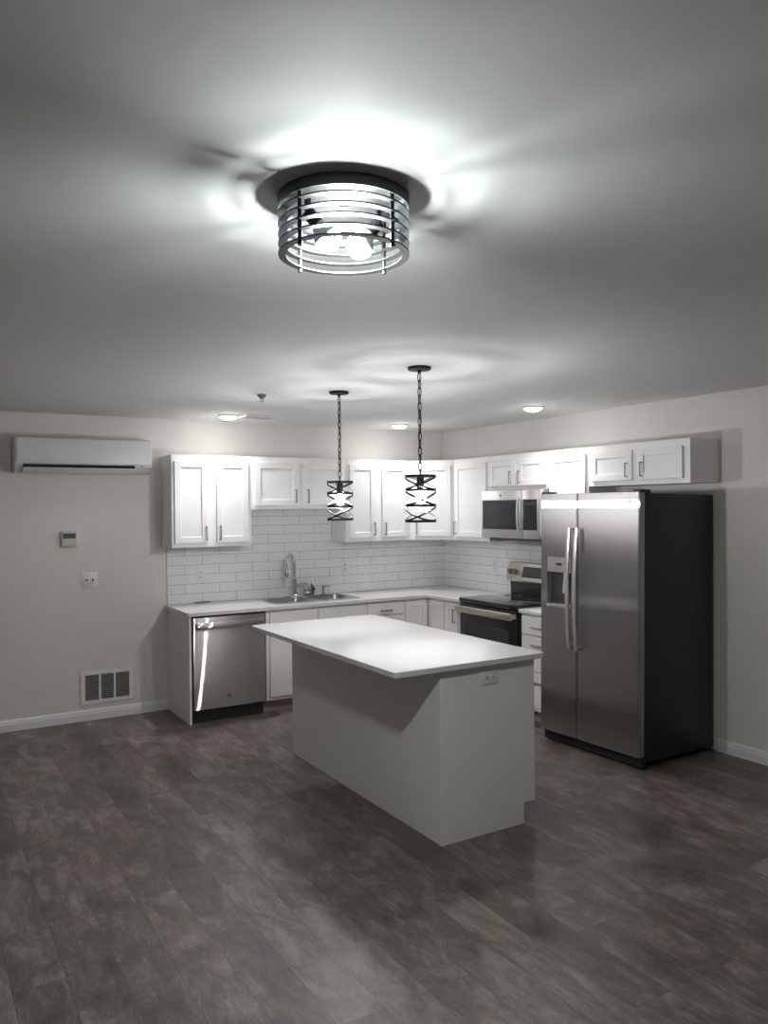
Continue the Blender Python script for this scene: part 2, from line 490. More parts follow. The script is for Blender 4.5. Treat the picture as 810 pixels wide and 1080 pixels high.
# sink base: a hollow carcass so the bowls hang inside it
t = thing('base_cabinet', 'off-white sink base cabinet with two doors beside the dishwasher', 'cabinet', (-2.254, 0, 0), 0, BG)
bm = bmesh.new(); SW = .957
box(bm, 0, .018, -.61, -.012, .105, CB); box(bm, SW - .018, SW, -.61, -.012, .105, CB)
box(bm, .018, SW - .018, -.61, -.012, .105, .123); box(bm, .018, SW - .018, -.61, -.592, .123, CB)
obj('body', bm, M['base'], t)
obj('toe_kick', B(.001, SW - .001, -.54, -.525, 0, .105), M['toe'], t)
for a, b, hx in ((.030, .468, .440), (.482, .930, .510)):
    drawer(t, a, b, -.63, .700, .838, None, M['base'], 'false_drawer_front')
    door(t, a, b, -.63, .135, .685, hx, .60, M['base'])
# drawer base
t = base('off-white base cabinet with a stack of three drawers right of the sink', (-1.296, 0, 0), 0, .404)
for z0, z1, hz in ((.736, .842, .778), (.440, .722, .700), (.135, .426, .36)):
    drawer(t, .014, .392, -.63, z0, z1, hz, M['base'])
# corner base with two doors meeting in the inside corner
t = thing('base_cabinet', 'off-white corner base cabinet with two doors meeting at the inside corner', 'cabinet', (0, 0, 0), 0, BG)
bm = bmesh.new()
prism(bm, [(-.891, -.012), (-.891, -.61), (-.61, -.61), (-.61, -.882), (-.012, -.882), (-.012, -.012)], .105, CB, 'z')
obj('body', bm, M['base'], t)
bm = bmesh.new()
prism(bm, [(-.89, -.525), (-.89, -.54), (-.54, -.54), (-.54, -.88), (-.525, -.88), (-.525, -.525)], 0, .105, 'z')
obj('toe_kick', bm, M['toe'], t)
door(t, -.878, -.640, -.63, .135, .838, None, 0, M['base'], .05)
bm = bmesh.new(); shaker(bm, .640, .872, -.63, .135, .838, .05)
bm.transform(Matrix.Rotation(R(-90), 4, 'Z')); obj('door', bm, M['base'], t)
# narrow base left of range, drawer base right of range
t = base('narrow off-white base cabinet with one door left of the range', (0, -.883, 0), R(-90), .262)
door(t, .012, .205, -.63, .135, .838, .165, .735, M['base'], .05)
t = base('off-white base cabinet with drawers between range and refrigerator', (0, -1.9205, 0), R(-90), .420)
for z0, z1, hz in ((.700, .838, .765), (.420, .686, .625), (.135, .406, .34)):
    drawer(t, .018, .402, -.63, z0, z1, hz, M['base'])
# end panel left of dishwasher
tag(obj('end_panel', B(-2.905, -2.887, -.612, -.001, 0, CB, bev=.001, seg=1), M['base']),
    'plain off-white end panel standing left of the dishwasher', 'panel')

# ------------------------------------------------------------------ worktops
bm = bmesh.new()
inner = []
r_ = .045
for k in range(7):
    a = R(90 * k / 6)               # rounded inside corner
    inner.append((-.645 - r_ + r_ * math.sin(a), -.648 - r_ + r_ * math.cos(a)))
outer = [(-.0095, -.0095), (-2.922, -.0095), (-2.922, -.638), (-2.916, -.648)] + inner + [(-.645, -1.143), (-.0095, -1.143)]
hole = [(-2.105, -.05), (-1.315, -.05), (-1.315, -.505), (-2.105, -.505)]
slab(bm, outer, [hole], T - .03, T)
o = obj('worktop', bm, M['quartz'], None, .3)
bv = o.modifiers.new('edge', 'BEVEL'); bv.width = .003; bv.segments = 2; bv.limit_method = 'ANGLE'; bv.angle_limit = R(50)
tag(o, 'white quartz L-shaped worktop running around the corner with the sink', 'countertop')
o = obj('worktop', B(-.645, -.0095, -2.344, -1.919, T - .03, T, bev=.003), M['quartz'])
tag(o, 'small white quartz worktop piece between range and refrigerator', 'countertop')

# ------------------------------------------------------------------ sink, faucet, small things at the sink
SX0, SX1, SY0, SY1 = -2.135, -1.287, -.530, -.028
t = thing('kitchen_sink', 'stainless double-bowl drop-in sink in the white worktop', 'sink', ((SX0 + SX1) / 2, -.28, T))
def L2(pts): return [(x - (SX0 + SX1) / 2, y + .28) for x, y in pts]
bowls = [(-2.095, -1.725, -.495, -.125), (-1.695, -1.327, -.495, -.125)]
bm = bmesh.new()
slab(bm, L2(rrect(SX0, SX1, SY0, SY1, .03)), [L2(rrect(*b, .05)) for b in bowls], .0005, .005)
obj('rim', bm, M['sink'], t, .5)
for b in bowls:
    bm = bmesh.new()
    top = L2(rrect(b[0] - .0015, b[1] + .0015, b[2] - .0015, b[3] + .0015, .05)); bot = L2(rrect(b[0] + .015, b[1] - .015, b[2] + .015, b[3] - .015, .06))
    v0 = [bm.verts.new((x, y, .004)) for x, y in top]; v1 = [bm.verts.new((x, y, -.18)) for x, y in bot]; n = len(v0)
    for i in range(n): bm.faces.new((v0[i], v0[(i + 1) % n], v1[(i + 1) % n], v1[i]))
    bm.faces.new(v1)
    bw = obj('bowl', bm, M['sink'], t, .7)
    bm = bmesh.new(); cx, cy = L2([((b[0] + b[1]) / 2, (b[2] + b[3]) / 2)])[0]
    lathe(bm, [(0, -.186), (.03, -.186), (.034, -.178), (.046, -.177), (.046, -.180)], (cx, cy, 0), 24)
    obj('drain', bm, M['chrome'], bw)

t = thing('kitchen_faucet', 'tall chrome pull-down faucet with gooseneck spout behind the sink', 'faucet', (-1.745, -.078, T + .005))
bm = bmesh.new()
prism(bm, rrect(-.100, .100, -.026, .026, .025, 6), 0, .006, 'z', .002); obj('deck_plate', bm, M['chrome'], t)
bm = bmesh.new()
lathe(bm, [(0, .006), (.030, .006), (.030, .012), (.025, .018), (.0225, .06), (.0225, .165), (.0185, .172), (0, .172)], (0, 0, 0), 28)
obj('body', bm, M['chrome'], t)
dx, dy = -.75, -.66
pts = [(0, 0, .165), (0, 0, .24), (0, 0, .305)]
for k in range(1, 13):
    a = math.pi * k / 12 * 1.02; rr = .088
    pts.append((dx * (rr - rr * math.cos(a)), dy * (rr - rr * math.cos(a)), .305 + rr * math.sin(a)))
bm = bmesh.new(); tube(bm, pts, .0125, 14); obj('spout', bm, M['chrome'], t, .8)
e = Vector(pts[-1])
bm = bmesh.new()
lathe(bm, [(0, 0), (.014, 0), (.0155, -.012), (.0155, -.05), (.018, -.06), (.0215, -.100), (.0215, -.106), (.016, -.108), (0, -.108)], e, 24)
hd = obj('spray_head', bm, M['chrome'], t)
bm = bmesh.new(); box(bm, -.004, .004, -.0235, -.012, -.09, -.062, .001, 1)
bm.transform(Matrix.Translation(e) @ Matrix.Rotation(math.atan2(dy, dx) + R(90), 4, 'Z')); obj('spray_button', bm, M['black_plastic'], hd)
bm = bmesh.new(); cyl(bm, (e.x, e.y, e.z - .1075), (e.x, e.y, e.z - .110), .0155, 20); obj('nozzle', bm, M['black_plastic'], hd)
bm = bmesh.new()
cyl(bm, (.015, -.004, .10), (.048, -.012, .105), .014, 16)
tube(bm, [(.044, -.011, .106), (.062, -.018, .120), (.090, -.028, .118), (.118, -.038, .105)], .0075, 10, taper=[1.2, 1, .9, .7])
obj('lever', bm, M['nickel'], t, .8)

t = thing('sink_strainer', 'round chrome and black sink strainer tipped on its side beside the faucet', 'strainer', (-1.572, -.088, T + .0620), R(-35)); t.scale = (1.42, 1.42, 1.42)
mt = Matrix.Rotation(R(78), 4, 'Y')
bm = bmesh.new()
lathe(bm, [(.022, -.040), (.030, -.040), (.032, -.012), (.0385, -.004), (.0395, .004), (.034, .005), (.026, -.004), (.022, -.036)], (0, 0, 0), 28, mt.to_3x3(), closed=True)
obj('basket', bm, M['chrome'], t, .5)
bm = bmesh.new()
lathe(bm, [(0, .020), (.010, .020), (.012, .012), (.030, .010), (.0375, .006), (.0375, .003), (0, .0015)], (0, 0, 0), 28, mt.to_3x3())
obj('stopper', bm, M['rubber'], t, .5)

t = thing('soap_dispenser', 'small chrome soap dispenser pump on the rear rim of the sink', 'dispenser', (-1.447, -.075, T + .005))
bm = bmesh.new(); lathe(bm, [(0, 0), (.022, 0), (.022, .005), (.012, .010), (.010, .040), (.0075, .042), (.0075, .062), (0, .062)], (0, 0, 0), 20); obj('body', bm, M['chrome'], t)
bm = bmesh.new()
cyl(bm, (0, 0, .056), (0, 0, .080), .012, 16); tube(bm, [(0, 0, .074), (.03, -.02, .076), (.05, -.034, .070)], .006, 10)
obj('pump_nozzle', bm, M['nickel'], t, .6)

bm = bmesh.new(); box(bm, -2.672, -2.530, -.030, -.0105, T + .0005, T + .010, .002, 1)
tag(obj('grey_strip', bm, M['greystrip']), 'thin dark grey strip lying on the worktop against the tiles near the left end', 'strip')

# ------------------------------------------------------------------ badge
def badge(parent, x, y, z, r):
    bm = bmesh.new(); cyl(bm, (x, y, z), (x, y - .003, z), r, 28); bd = obj('badge', bm, M['badge'], parent, .5)
    bm = bmesh.new()
    lathe(bm, [(r * .84, 0), (r * .92, 0), (r * .92, .001), (r * .84, .001)], (x, y - .003, z), 28, Matrix.Rotation(R(90), 3, 'X'), closed=True)
    # a looping script monogram inside the ring
    for s in (-1, 1):
        q = [(x + s * r * (.30 + .27 * math.cos(a)), y - .0035, z + r * (.42 * math.sin(a))) for a in [2 * math.pi * k / 16 for k in range(16)]]
        tube(bm, q, r * .05, 5, closed=True)
    obj('monogram', bm, M['mark'], bd)

# ------------------------------------------------------------------ dishwasher
t = thing('dishwasher', 'stainless dishwasher with black kickplate beside the left end panel', 'dishwasher', (-2.8845, 0, 0))
DW = .6275
obj('tub', B(.004, DW - .004, -.595, -.014, .10, CB - .003), M['black_plastic'], t)
bm = bmesh.new()
pf = [(.012, -.596)] + [(.012 + (DW - .024) * k / 16, -.624 - .0100 * (1 - (2 * k / 16 - 1) ** 2)) for k in range(17)] + [(DW - .012, -.596)]
prism(bm, pf, .112, .845, 'z', .003); dd = obj('door', bm, M['steelh'], t, .4)
bm = bmesh.new()
hp = [(.030 + (DW - .060) * k / 12, -.672 - .012 * (1 - (2 * k / 12 - 1) ** 2)) for k in range(13)]
prism(bm, hp + [(x, y + .016) for x, y in reversed(hp)], .770, .812, 'z', .005)
for x in (.052, DW - .052): box(bm, x - .015, x + .015, -.668, -.628, .776, .806, .003, 1)
obj('handle', bm, M['steelh'], dd, .5)
badge(dd, .30, -.6345, .205, .0125)
obj('control_strip', B(.012, DW - .012, -.622, -.597, .8455, .858, bev=.002, seg=1), M['black'], t)
obj('kickplate', B(.012, DW - .012, -.575, -.560, .0, .108, bev=.002, seg=1), M['black_plastic'], t)

# ------------------------------------------------------------------ range
t = thing('electric_range', 'freestanding electric range with black glass top and steel backguard', 'range', (0, -1.1485, 0), R(-90))
RW = .764
obj('body', B(.004, RW - .004, -.615, -.03, .03, .872, bev=.003, seg=1), M['black_side'], t)
bm = bmesh.new(); box(bm, .003, RW - .003, -.662, -.020, .874, .916, .008, 3); ct = obj('cooktop', bm, M['glass_top'], t, .4)
for i, (x, y, r) in enumerate(((.2, -.48, .105), (.56, -.48, .085), (.2, -.21, .08), (.56, -.21, .105))):
    bm = bmesh.new(); hoop(bm, (x, y, .9160), r - .003, r, 0, .0004, 40); obj('burner_ring', bm, M['greyslot'], ct)
bm = bmesh.new(); box(bm, .010, RW - .010, -.655, -.617, .185, .868, .004, 2); od = obj('oven_door', bm, M['black'], t)
obj('oven_window', B(.10, RW - .10, -.6565, -.654, .32, .70, bev=.001, seg=1), M['oven_window'], od)
bm = bmesh.new()
box(bm, .004, RW - .012, -.712, -.694, .795, .852, .007, 3)
for x in (.03, RW - .03): box(bm, x - .018, x + .018, -.700, -.650, .805, .842, .004, 1)
obj('handle', bm, M['range_steel'], od, .5)
bm = bmesh.new(); box(bm, .010, RW - .010, -.652, -.617, .045, .178, .004, 2); obj('storage_drawer', bm, M['black'], t)
for x in (.05, RW - .05):
    for y in (-.56, -.1):
        bm = bmesh.new(); cyl(bm, (x, y, 0), (x, y, .032), .018, 14); obj('foot', bm, M['black_plastic'], t)
bm = bmesh.new(); prism(bm, [(-.012, .90), (-.075, .90), (-.082, 1.06), (-.012, 1.06)], .012, RW - .012, 'x'); obj('riser', bm, M['black'], t)
bm = bmesh.new(); prism(bm, [(-.012, 1.035), (-.118, 1.035), (-.122, 1.046), (-.080, 1.196), (-.070, 1.203), (-.012, 1.203)], .002, RW - .002, 'x', .003)
co = obj('console', bm, M['range_steel'], t, .4)
nv = Vector((0, -.150, -.042)).normalized(); nv = Vector((0, -.963, .27))
def onc(z): return -.122 + (z - 1.046) * .042 / .150
for x in (.045, .108, RW - .108, RW - .045):
    z = 1.118; p = Vector((x, onc(z), z))
    bm = bmesh.new(); cyl(bm, p, p + nv * .006, .026, 24); cyl(bm, p + nv * .006, p + nv * .030, .0205, 24, .018)
    box(bm, x - .005, x + .005, p.y - .042, p.y - .02, z - .008, z + .028, .002, 1)
    kb = obj('knob', bm, M['nickel'], co, .5)
bm = bmesh.new()
zz = (1.075, 1.170)
prism(bm, [(onc(zz[0]) - .0015, zz[0]), (onc(zz[1]) - .0015, zz[1]), (onc(zz[1]) + .004, zz[1]), (onc(zz[0]) + .004, zz[0])], .205, RW - .205, 'x')
obj('display', bm, M['display'], co)

# ------------------------------------------------------------------ microwave
t = thing('microwave', 'stainless over-the-range microwave with dark window and vertical handle', 'microwave', (0, -1.1485, 0), R(-90))
bm = bmesh.new(); box(bm, .004, RW - .004, -.375, -.010, 1.436, 1.847, .003, 1); obj('body', bm, M['steel_light'], t)
bm = bmesh.new(); box(bm, .04, RW - .04, -.34, -.05, 1.412, 1.4365, .003, 1); obj('underside_vent', bm, M['greyslot'], t)
bm = bmesh.new(); box(bm, .004, .548, -.402, -.3755, 1.439, 1.845, .004, 2); md = obj('door', bm, M['steel_light'], t)
obj('window', B(.022, .498, -.4040, -.400, 1.510, 1.764, bev=.0012, seg=1), M['oven_window'], md)
bm = bmesh.new(); box(bm, .10, .40, -.4044, -.4035, 1.545, 1.725); obj('window_screen', bm, M['display'], md)
bm = bmesh.new()
hp = [(-.432 - .010 * (1 - (2 * k / 10 - 1) ** 2), 1.500 + .275 * k / 10) for k in range(11)]
prism(bm, hp + [(y + .012, z) for y, z in reversed(hp)], .513, .535, 'x', .003)
for z in (1.512, 1.763): box(bm, .515, .533, -.434, -.400, z - .010, z + .010, .002, 1)
obj('handle', bm, M['steel_light'], md, .5)
bm = bmesh.new(); box(bm, .550, RW - .004, -.400, -.3755, 1.439, 1.845, .004, 2); cp = obj('control_panel', bm, M['steel_light'], t)
obj('keypad', B(.558, .725, -.4025, -.399, 1.510, 1.766, bev=.001, seg=1), M['black'], cp)
obj('clock_display', B(.58, .70, -.4035, -.402, 1.715, 1.75), M['display'], cp)
badge(md, .27, -.402, 1.803, .010)

# ------------------------------------------------------------------ refrigerator
FX, FY, FA, FWD, FH = -.849, -2.3746, 1.8, .891, 1.800
t = thing('refrigerator', 'tall stainless side-by-side refrigerator with black sides and door dispenser', 'refrigerator', (FX, FY, 0), R(-90 + FA))
FD = .785
t.rotation_euler = (R(-.85), 0, R(-90 + FA)); t.location.z = .0005
bm = bmesh.new(); box(bm, .003, FWD - .003, .066, FD, .045, FH - .012, .006, 2); obj('cabinet', bm, M['black_side'], t)
bm = bmesh.new(); box(bm, .01, FWD - .01, .045, .085, .012, .088, .004, 1)
for k in range(5): box(bm, .05, FWD - .05, .041, .046, .022 + k * .012, .027 + k * .012)
obj('base_grille', bm, M['black_plastic'], t)
for x in (.06, FWD - .06):
    bm = bmesh.new(); cyl(bm, (x, .12, 0), (x, .12, .046), .022, 14); obj('roller_foot', bm, M['black_plastic'], t)
    bm = bmesh.new(); cyl(bm, (x, FD - .08, .0112), (x, FD - .08, .046), .022, 14); obj('roller_foot', bm, M['black_plastic'], t)
SPL = .358
def fdoor(x0, x1):
    r = .016; n = 5; pf = [(x0, .060)]
    for k in range(n + 1):
        a = R(90 * k / n); pf.append((x0 + r - r * math.cos(a), r - r * math.sin(a) + .006))
    for k in range(1, 10):
        u = k / 10; pf.append((x0 + r + (x1 - x0 - 2 * r) * u, .006 - .006 * (1 - (2 * u - 1) ** 2)))
    for k in range(n + 1):
        a = R(90 * k / n); pf.append((x1 - r + r * math.sin(a), r - r * math.cos(a) + .006))
    pf.append((x1, .060))
    return pf
DZ0, DZ1 = .088, FH - .004
DX0, DX1, DPZ0, DPZ1 = .075, .305, .985, 1.345      # dispenser recess
bm = bmesh.new(); prism(bm, fdoor(.002, SPL - .003), DZ0, DPZ0, 'z'); prism(bm, fdoor(.002, SPL - .003), DPZ1, DZ1, 'z')
pf = fdoor(.002, SPL - .003)
L_ = [p for p in pf if p[0] <= DX0]; R__ = [p for p in pf if p[0] >= DX1]
prism(bm, L_ + [(DX0, .003), (DX0, .060)], DPZ0, DPZ1, 'z'); prism(bm, [(DX1, .060), (DX1, .003)] + R__, DPZ0, DPZ1, 'z')
bmesh.ops.remove_doubles(bm, verts=bm.verts[:], dist=1e-5)
ld_ = obj('freezer_door', bm, M['steel'], t, .3)
bm = bmesh.new(); prism(bm, fdoor(SPL + .003, FWD - .002), DZ0, DZ1, 'z', .0015)
rd_ = obj('fresh_food_door', bm, M['steel'], t, .3)
badge(rd_, FWD - .085, .001, 1.728, .019)
for par, x, s in ((ld_, SPL - .034, -1), (rd_, SPL + .034, 1)):
    bm = bmesh.new(); n = 14
    pr = []
    for k in range(n + 1):
        u = 2 * k / n - 1; pr.append((-.060 + .022 * u * u - .004, .705 + .850 * k / n))
    prism(bm, pr + [(y + .017, z) for y, z in reversed(pr)], x - .015, x + .015, 'x', .004)
    for z in (.720, 1.540): box(bm, x - .012, x + .012, -.040, .004, z - .014, z + .014, .003, 1)
    obj('handle', bm, M['steel_light'], par, .5)
bm = bmesh.new(); box(bm, DX0 + .002, DX1 - .002, .050, .062, DPZ0, DPZ1); dp = obj('dispenser', bm, M['badge'], ld_)
bm = bmesh.new(); box(bm, DX0 + .001, DX1 - .001, .001, .050, 1.235, DPZ1 - .001, .002, 1); obj('dispenser_panel', bm, M['steel_light'], dp)
bm = bmesh.new(); box(bm, DX0 + .09, DX0 + .145, -.0005, .002, 1.283, 1.302); obj('dispenser_display', bm, M['black_plastic'], dp)
bm = bmesh.new(); box(bm, DX0 + .001, DX1 - .001, -.006, .050, DPZ0 - .004, DPZ0 + .022, .005, 2); obj('drip_tray', bm, M['steel_light'], dp)
bm = bmesh.new(); prism(bm, [(.022, 1.232), (.034, 1.232), (.020, 1.09), (.006, 1.09)], DX1 - .085, DX1 - .045, 'x', .002); obj('dispenser_paddle', bm, M['steel_light'], dp)
for x in (.03, FWD - .03):
    bm = bmesh.new(); box(bm, x - .028, x + .028, .015, .12, FH - .012, FH + .012, .004, 2); obj('hinge_cover', bm, M['black_plastic'], t)

# ------------------------------------------------------------------ island
IX0, IX1, IY0, IY1 = -2.515, -1.892, -3.486, -1.700
t = thing('kitchen_island', 'cream kitchen island base standing in front of the refrigerator', 'island', ((IX0 + IX1) / 2, (IY0 + IY1) / 2, 0))
def ib(x0, x1, y0, y1, z0, z1, bev=.001):
    bm = bmesh.new(); cx, cy = (IX0 + IX1) / 2, (IY0 + IY1) / 2
    box(bm, x0 - cx, x1 - cx, y0 - cy, y1 - cy, z0, z1, bev, 1); return bm
IC = IT - .0302
obj('body', ib(IX0 + .008, IX1 - .020, IY0 + .008, IY1 - .008, .112, IC), M['island'], t)
obj('back_panel', ib(IX0, IX0 + .008, IY0 + .002, IY1, 0, IC), M['island'], t)
bm = bmesh.new(); cx, cy = (IX0 + IX1) / 2, (IY0 + IY1) / 2
for ya, yb in ((IY0, IY0 + .008), (IY1 - .008, IY1)):
    pts = [(IX0 + .002 - cx, 0), (IX1 - .078 - cx, 0), (IX1 - .078 - cx, .112), (IX1 - .020 - cx, .112), (IX1 - .020 - cx, IC), (IX0 + .002 - cx, IC)]
    b2 = bmesh.new(); prism(b2, pts, ya - cy, yb - cy, 'y'); obj('end_panel', b2, M['island'], t)
bm.free()
obj('corner_trim', ib(IX0 - .003, IX0 + .018, IY0 - .003, IY0 + .004, 0, IC - .001, .0015), M['island'], t)
obj('face_frame', ib(IX1 - .019, IX1, IY0 - .001, IY1 + .001, .112, IC), M['base'], t)
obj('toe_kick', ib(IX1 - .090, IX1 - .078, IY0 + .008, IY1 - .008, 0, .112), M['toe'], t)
# doors and drawers on the kitchen side (facing +x)
n = 4; wd = (IY1 - IY0) / n
for k in range(n):
    a, b = k * wd + .02, (k + 1) * wd - .02
    for kind in ('drawer', 'door'):
        bm = bmesh.new()
        if kind == 'drawer': box(bm, a, b, -.02, 0, .725, .862, .002, 1)
        else: shaker(bm, a, b, -.02, .14, .705)
        mm = Matrix.Translation((IX1 - cx, IY0 - cy, 0)) @ Matrix.Rotation(R(90), 4, 'Z')
        bm.transform(mm); d = obj(kind, bm, M['base'], t)
        bm = bmesh.new()
        if kind == 'drawer': pull(bm, (a + b) / 2, -.02, .80, .118, False)
        else: pull(bm, b - .03 if k % 2 == 0 else a + .03, -.02, .62)
        bm.transform(mm); obj('handle', bm, M['nickel'], d)
bm = bmesh.new(); prism(bm, rrect(-2.812, -1.852, -3.532, -1.682, .022, 6), IT - .03, IT, 'z', .004)
tag(obj('island_worktop', bm, M['quartz'], None, .3), 'large white quartz worktop overhanging the cream kitchen island', 'countertop')

# ------------------------------------------------------------------ outlets and plates
def outlet(label, loc, rotz, horiz=False, name='outlet', group='electrical outlets'):
    t = thing(name, label, 'outlet', loc, rotz, group)
    hw, hh = (.060, .037) if horiz else (.037, .060)
    obj('cover_plate', B(-hw, hw, -.005, 0, -hh, hh, bev=.002), M['plate'], t)
    for s in (-1, 1):
        cx, cz = (s * .021, 0) if horiz else (0, s * .021)
        bm = bmesh.new(); box(bm, cx - .0155, cx + .0155, -.0072, -.0045, cz - .0145, cz + .0145, .003, 2)
        f = obj('receptacle', bm, M['plate'], t)
        bm = bmesh.new()
        for q in (-1, 1):
            if horiz: box(bm, cx - .006, cx + .006, -.0080, -.0068, cz + q * .006 - .0016, cz + q * .006 + .0016)
            else: box(bm, cx + q * .006 - .0016, cx + q * .006 + .0016, -.0080, -.0068, cz - .004, cz + .008)
        cyl(bm, (cx + (.011 if horiz else 0), -.0080, cz - (0 if horiz else .009)), (cx + (.011 if horiz else 0), -.0068, cz - (0 if horiz else .009)), .0026, 10)
        obj('slots', bm, M['gap'], f)
    return t
outlet('white outlet on the tiles above the dishwasher', (-2.612, -.0095, 1.135), 0)
outlet('white outlet on the tiles right of the faucet', (-1.177, -.0095, 1.136), 0)
outlet('white outlet on the tiles left of the range backguard', (-.0095, -.857, 1.141), R(-90))
outlet('white horizontal outlet on the end panel of the island', (-2.203, IY0 - .0003, .818), 0, True)

t = thing('wall_plate', 'square white wall plate with two grey round jacks below the thermostat', 'wall plate', (-3.534, -.001, 1.140))
obj('cover_plate', B(-.062, .062, -.006, 0, -.066, .066, bev=.0025), M['plate'], t)
for x in (-.023, .024):
    bm = bmesh.new(); cyl(bm, (x, -.006, .002), (x, -.013, .002), .0085, 16); cyl(bm, (x, -.013, .002), (x, -.017, .002), .005, 12)
    obj('jack', bm, M['greyslot'], t, .5)

t = thing('thermostat', 'small beige thermostat with dark display on the left wall area', 'thermostat', (-3.690, -.001, 1.478))
obj('case', B(-.058, .058, -.028, 0, -.064, .064, bev=.004), M['therm'], t)
obj('lcd_screen', B(-.048, .048, -.0292, -.027, .006, .046, bev=.001, seg=1), M['lcd'], t)
bm = bmesh.new(); box(bm, -.050, .050, -.0295, -.027, -.052, -.006, .0015, 1); obj('flip_cover', bm, M['therm'], t)

# return grille
t = thing('return_grille', 'white three-section return air grille low on the wall above the baseboard', 'grille', (-3.405, -.001, .262))
gw, gh = .207, .133
bm = bmesh.new()
box(bm, -gw, gw, -.012, 0, gh - .030, gh, .002, 1); box(bm, -gw, gw, -.012, 0, -gh, -gh + .030, .002, 1)
box(bm, -gw, -gw + .032, -.0118, 0, -gh + .028, gh - .028); box(bm, gw - .032, gw, -.0118, 0, -gh + .028, gh - .028)
iw = (2 * gw - .064) / 3
for k in (1, 2): box(bm, -gw + .032 + iw * k - .008, -gw + .032 + iw * k + .008, -.0115, 0, -gh + .028, gh - .028)
obj('frame', bm, M['trim'], t)
obj('grey_backing', B(-gw + .03, gw - .03, -.0015, -.0003, -gh + .028, gh - .028), M['greyslot'], t)
for s in range(3):
    bm = bmesh.new(); x0 = -gw + .032 + iw * s + (.008 if s else 0); x1 = -gw + .032 + iw * (s + 1) - (.008 if s < 2 else 0)
    for k in range(13):
        z = -gh + .034 + k * .0160
        prism(bm, [(-.0100, z + .0062), (-.0095, z + .0050), (-.002, z - .001), (-.003, z + .0004)], x0, x1, 'x')
    obj('louvers', bm, M['grille'], t, 0)

# ------------------------------------------------------------------ mini split
t = thing('air_conditioner', 'long white wall-mounted split air conditioner near the ceiling', 'air conditioner', (-3.585, -.001, 2.0))
AW = .512
def acprof(s=0):
    return [(0, .004), (-.075, .000), (-.120, .004), (-.165, .030), (-.190, .058), (-.196, .085), (-.198, .20), (-.192, .255), (-.178, .274), (-.150, .283), (0, .285)]
bm = bmesh.new(); prism(bm, acprof(), -AW, AW, 'x', .004); obj('housing', bm, M['split'], t, .45)
bm = bmesh.new(); box(bm, -AW + .010, AW - .006, -.2055, -.190, .072, .268, .006, 3); obj('front_panel', bm, M['split'], t, .5)
bm = bmesh.new(); prism(bm, [(-.196, .067), (-.188, .050), (-.150, .018), (-.150, .067)], -AW + .055, AW - .135, 'x'); obj('air_outlet', bm, M['gap'], t)
bm = bmesh.new(); prism(bm, [(-.203, .042), (-.206, .036), (-.165, .004), (-.130, -.002), (-.130, .004), (-.163, .012)], -AW + .055, AW - .135, 'x', .0015); obj('louver_flap', bm, M['split'], t, .4)
bm = bmesh.new(); box(bm, AW - .085, AW - .072, -.1985, -.19, .060, .068); obj('indicator_window', bm, M['greyslot'], t)

# ------------------------------------------------------------------ ceiling fittings
def recessed(label, x, y):
    t = thing('recessed_light', label, 'ceiling light', (x, y, H), 0, 'round recessed ceiling lights')
    bm = bmesh.new(); lathe(bm, [(.066, -.0005), (.088, -.0005), (.087, -.006), (.080, -.012), (.070, -.013), (.066, -.009)], (0, 0, 0), 40, closed=True); obj('trim_ring', bm, M['trim'], t)
    bm = bmesh.new(); lathe(bm, [(0, -.036), (.030, -.034), (.052, -.027), (.064, -.016), (.0662, -.008), (0, -.008)], (0, 0, 0), 40); obj('lens', bm, M['disc'], t, .9)
    l = bpy.data.lights.new('downlight_beam', 'SPOT'); l.energy = SPOT_W; l.spot_size = R(144); l.spot_blend = 1.0; l.shadow_soft_size = .06; l.color = NEUT
    lo = bpy.data.objects.new('downlight_beam', l); COL.objects.link(lo); lo.location = (0, 0, -.040); lo.parent = t
recessed('round recessed ceiling light above the left tall wall cabinet', -2.518, -.492)
recessed('round recessed ceiling light near the corner between the two pendant chains', -.852, -.502)
recessed('round recessed ceiling light in front of the refrigerator and microwave', -.622, -2.085)

t = thing('fire_sprinkler', 'small dark fire sprinkler head hanging from the ceiling', 'sprinkler', (-2.742, -1.755, H))
bm = bmesh.new(); lathe(bm, [(0, -.0005), (.032, -.0005), (.031, -.008), (.022, -.020), (.013, -.028), (0, -.028)], (0, 0, 0), 24); obj('escutcheon', bm, M['greyslot'], t)
bm = bmesh.new(); cyl(bm, (0, 0, -.026), (0, 0, -.034), .008, 14)
for s in (-1, 1): tube(bm, [(s * .007, 0, -.030), (s * .010, 0, -.040), (s * .003, 0, -.050)], .0028, 6)
obj('frame', bm, M['nickel'], t)
bm = bmesh.new(); cyl(bm, (0, 0, -.049), (0, 0, -.052), .012, 18); obj('deflector', bm, M['nickel'], t)

t = thing('ceiling_register', 'white rectangular ceiling air register beside the left recessed light', 'vent', (-2.245, -.515, H))
bm = bmesh.new()
for a in ((-.18, .18, -.145, -.115), (-.18, .18, .115, .145), (-.18, -.15, -.1151, .1151), (.15, .18, -.1151, .1151)):
    box(bm, *a, -.012, -.0005, .002, 1)
obj('frame', bm, M['trim'], t)
obj('backing', B(-.151, .151, -.116, .116, -.0018, -.0006), M['grille'], t)
for k in range(9):
    bm = bmesh.new(); y = -.1 + k * .025
    prism(bm, [(y, -.010), (y + .0015, -.0108), (y + .021, -.0028), (y + .0195, -.002)], -.1505, .1505, 'x'); obj('louver', bm, M['trim'], t, 0)

# ------------------------------------------------------------------ bulbs, pendants, flush mount
def bulb_mesh(r=.03):
    pr = [(0, -r)]
    for k in range(1, 11):
        a = -90 + 15 * k
        if a > 55: break
        pr.append((r * math.cos(R(a)), r * math.sin(R(a))))
    pr += [(.0155, r * 1.25), (.0135, r * 1.55), (.0135, r * 1.6), (0, r * 1.6)]
    return pr

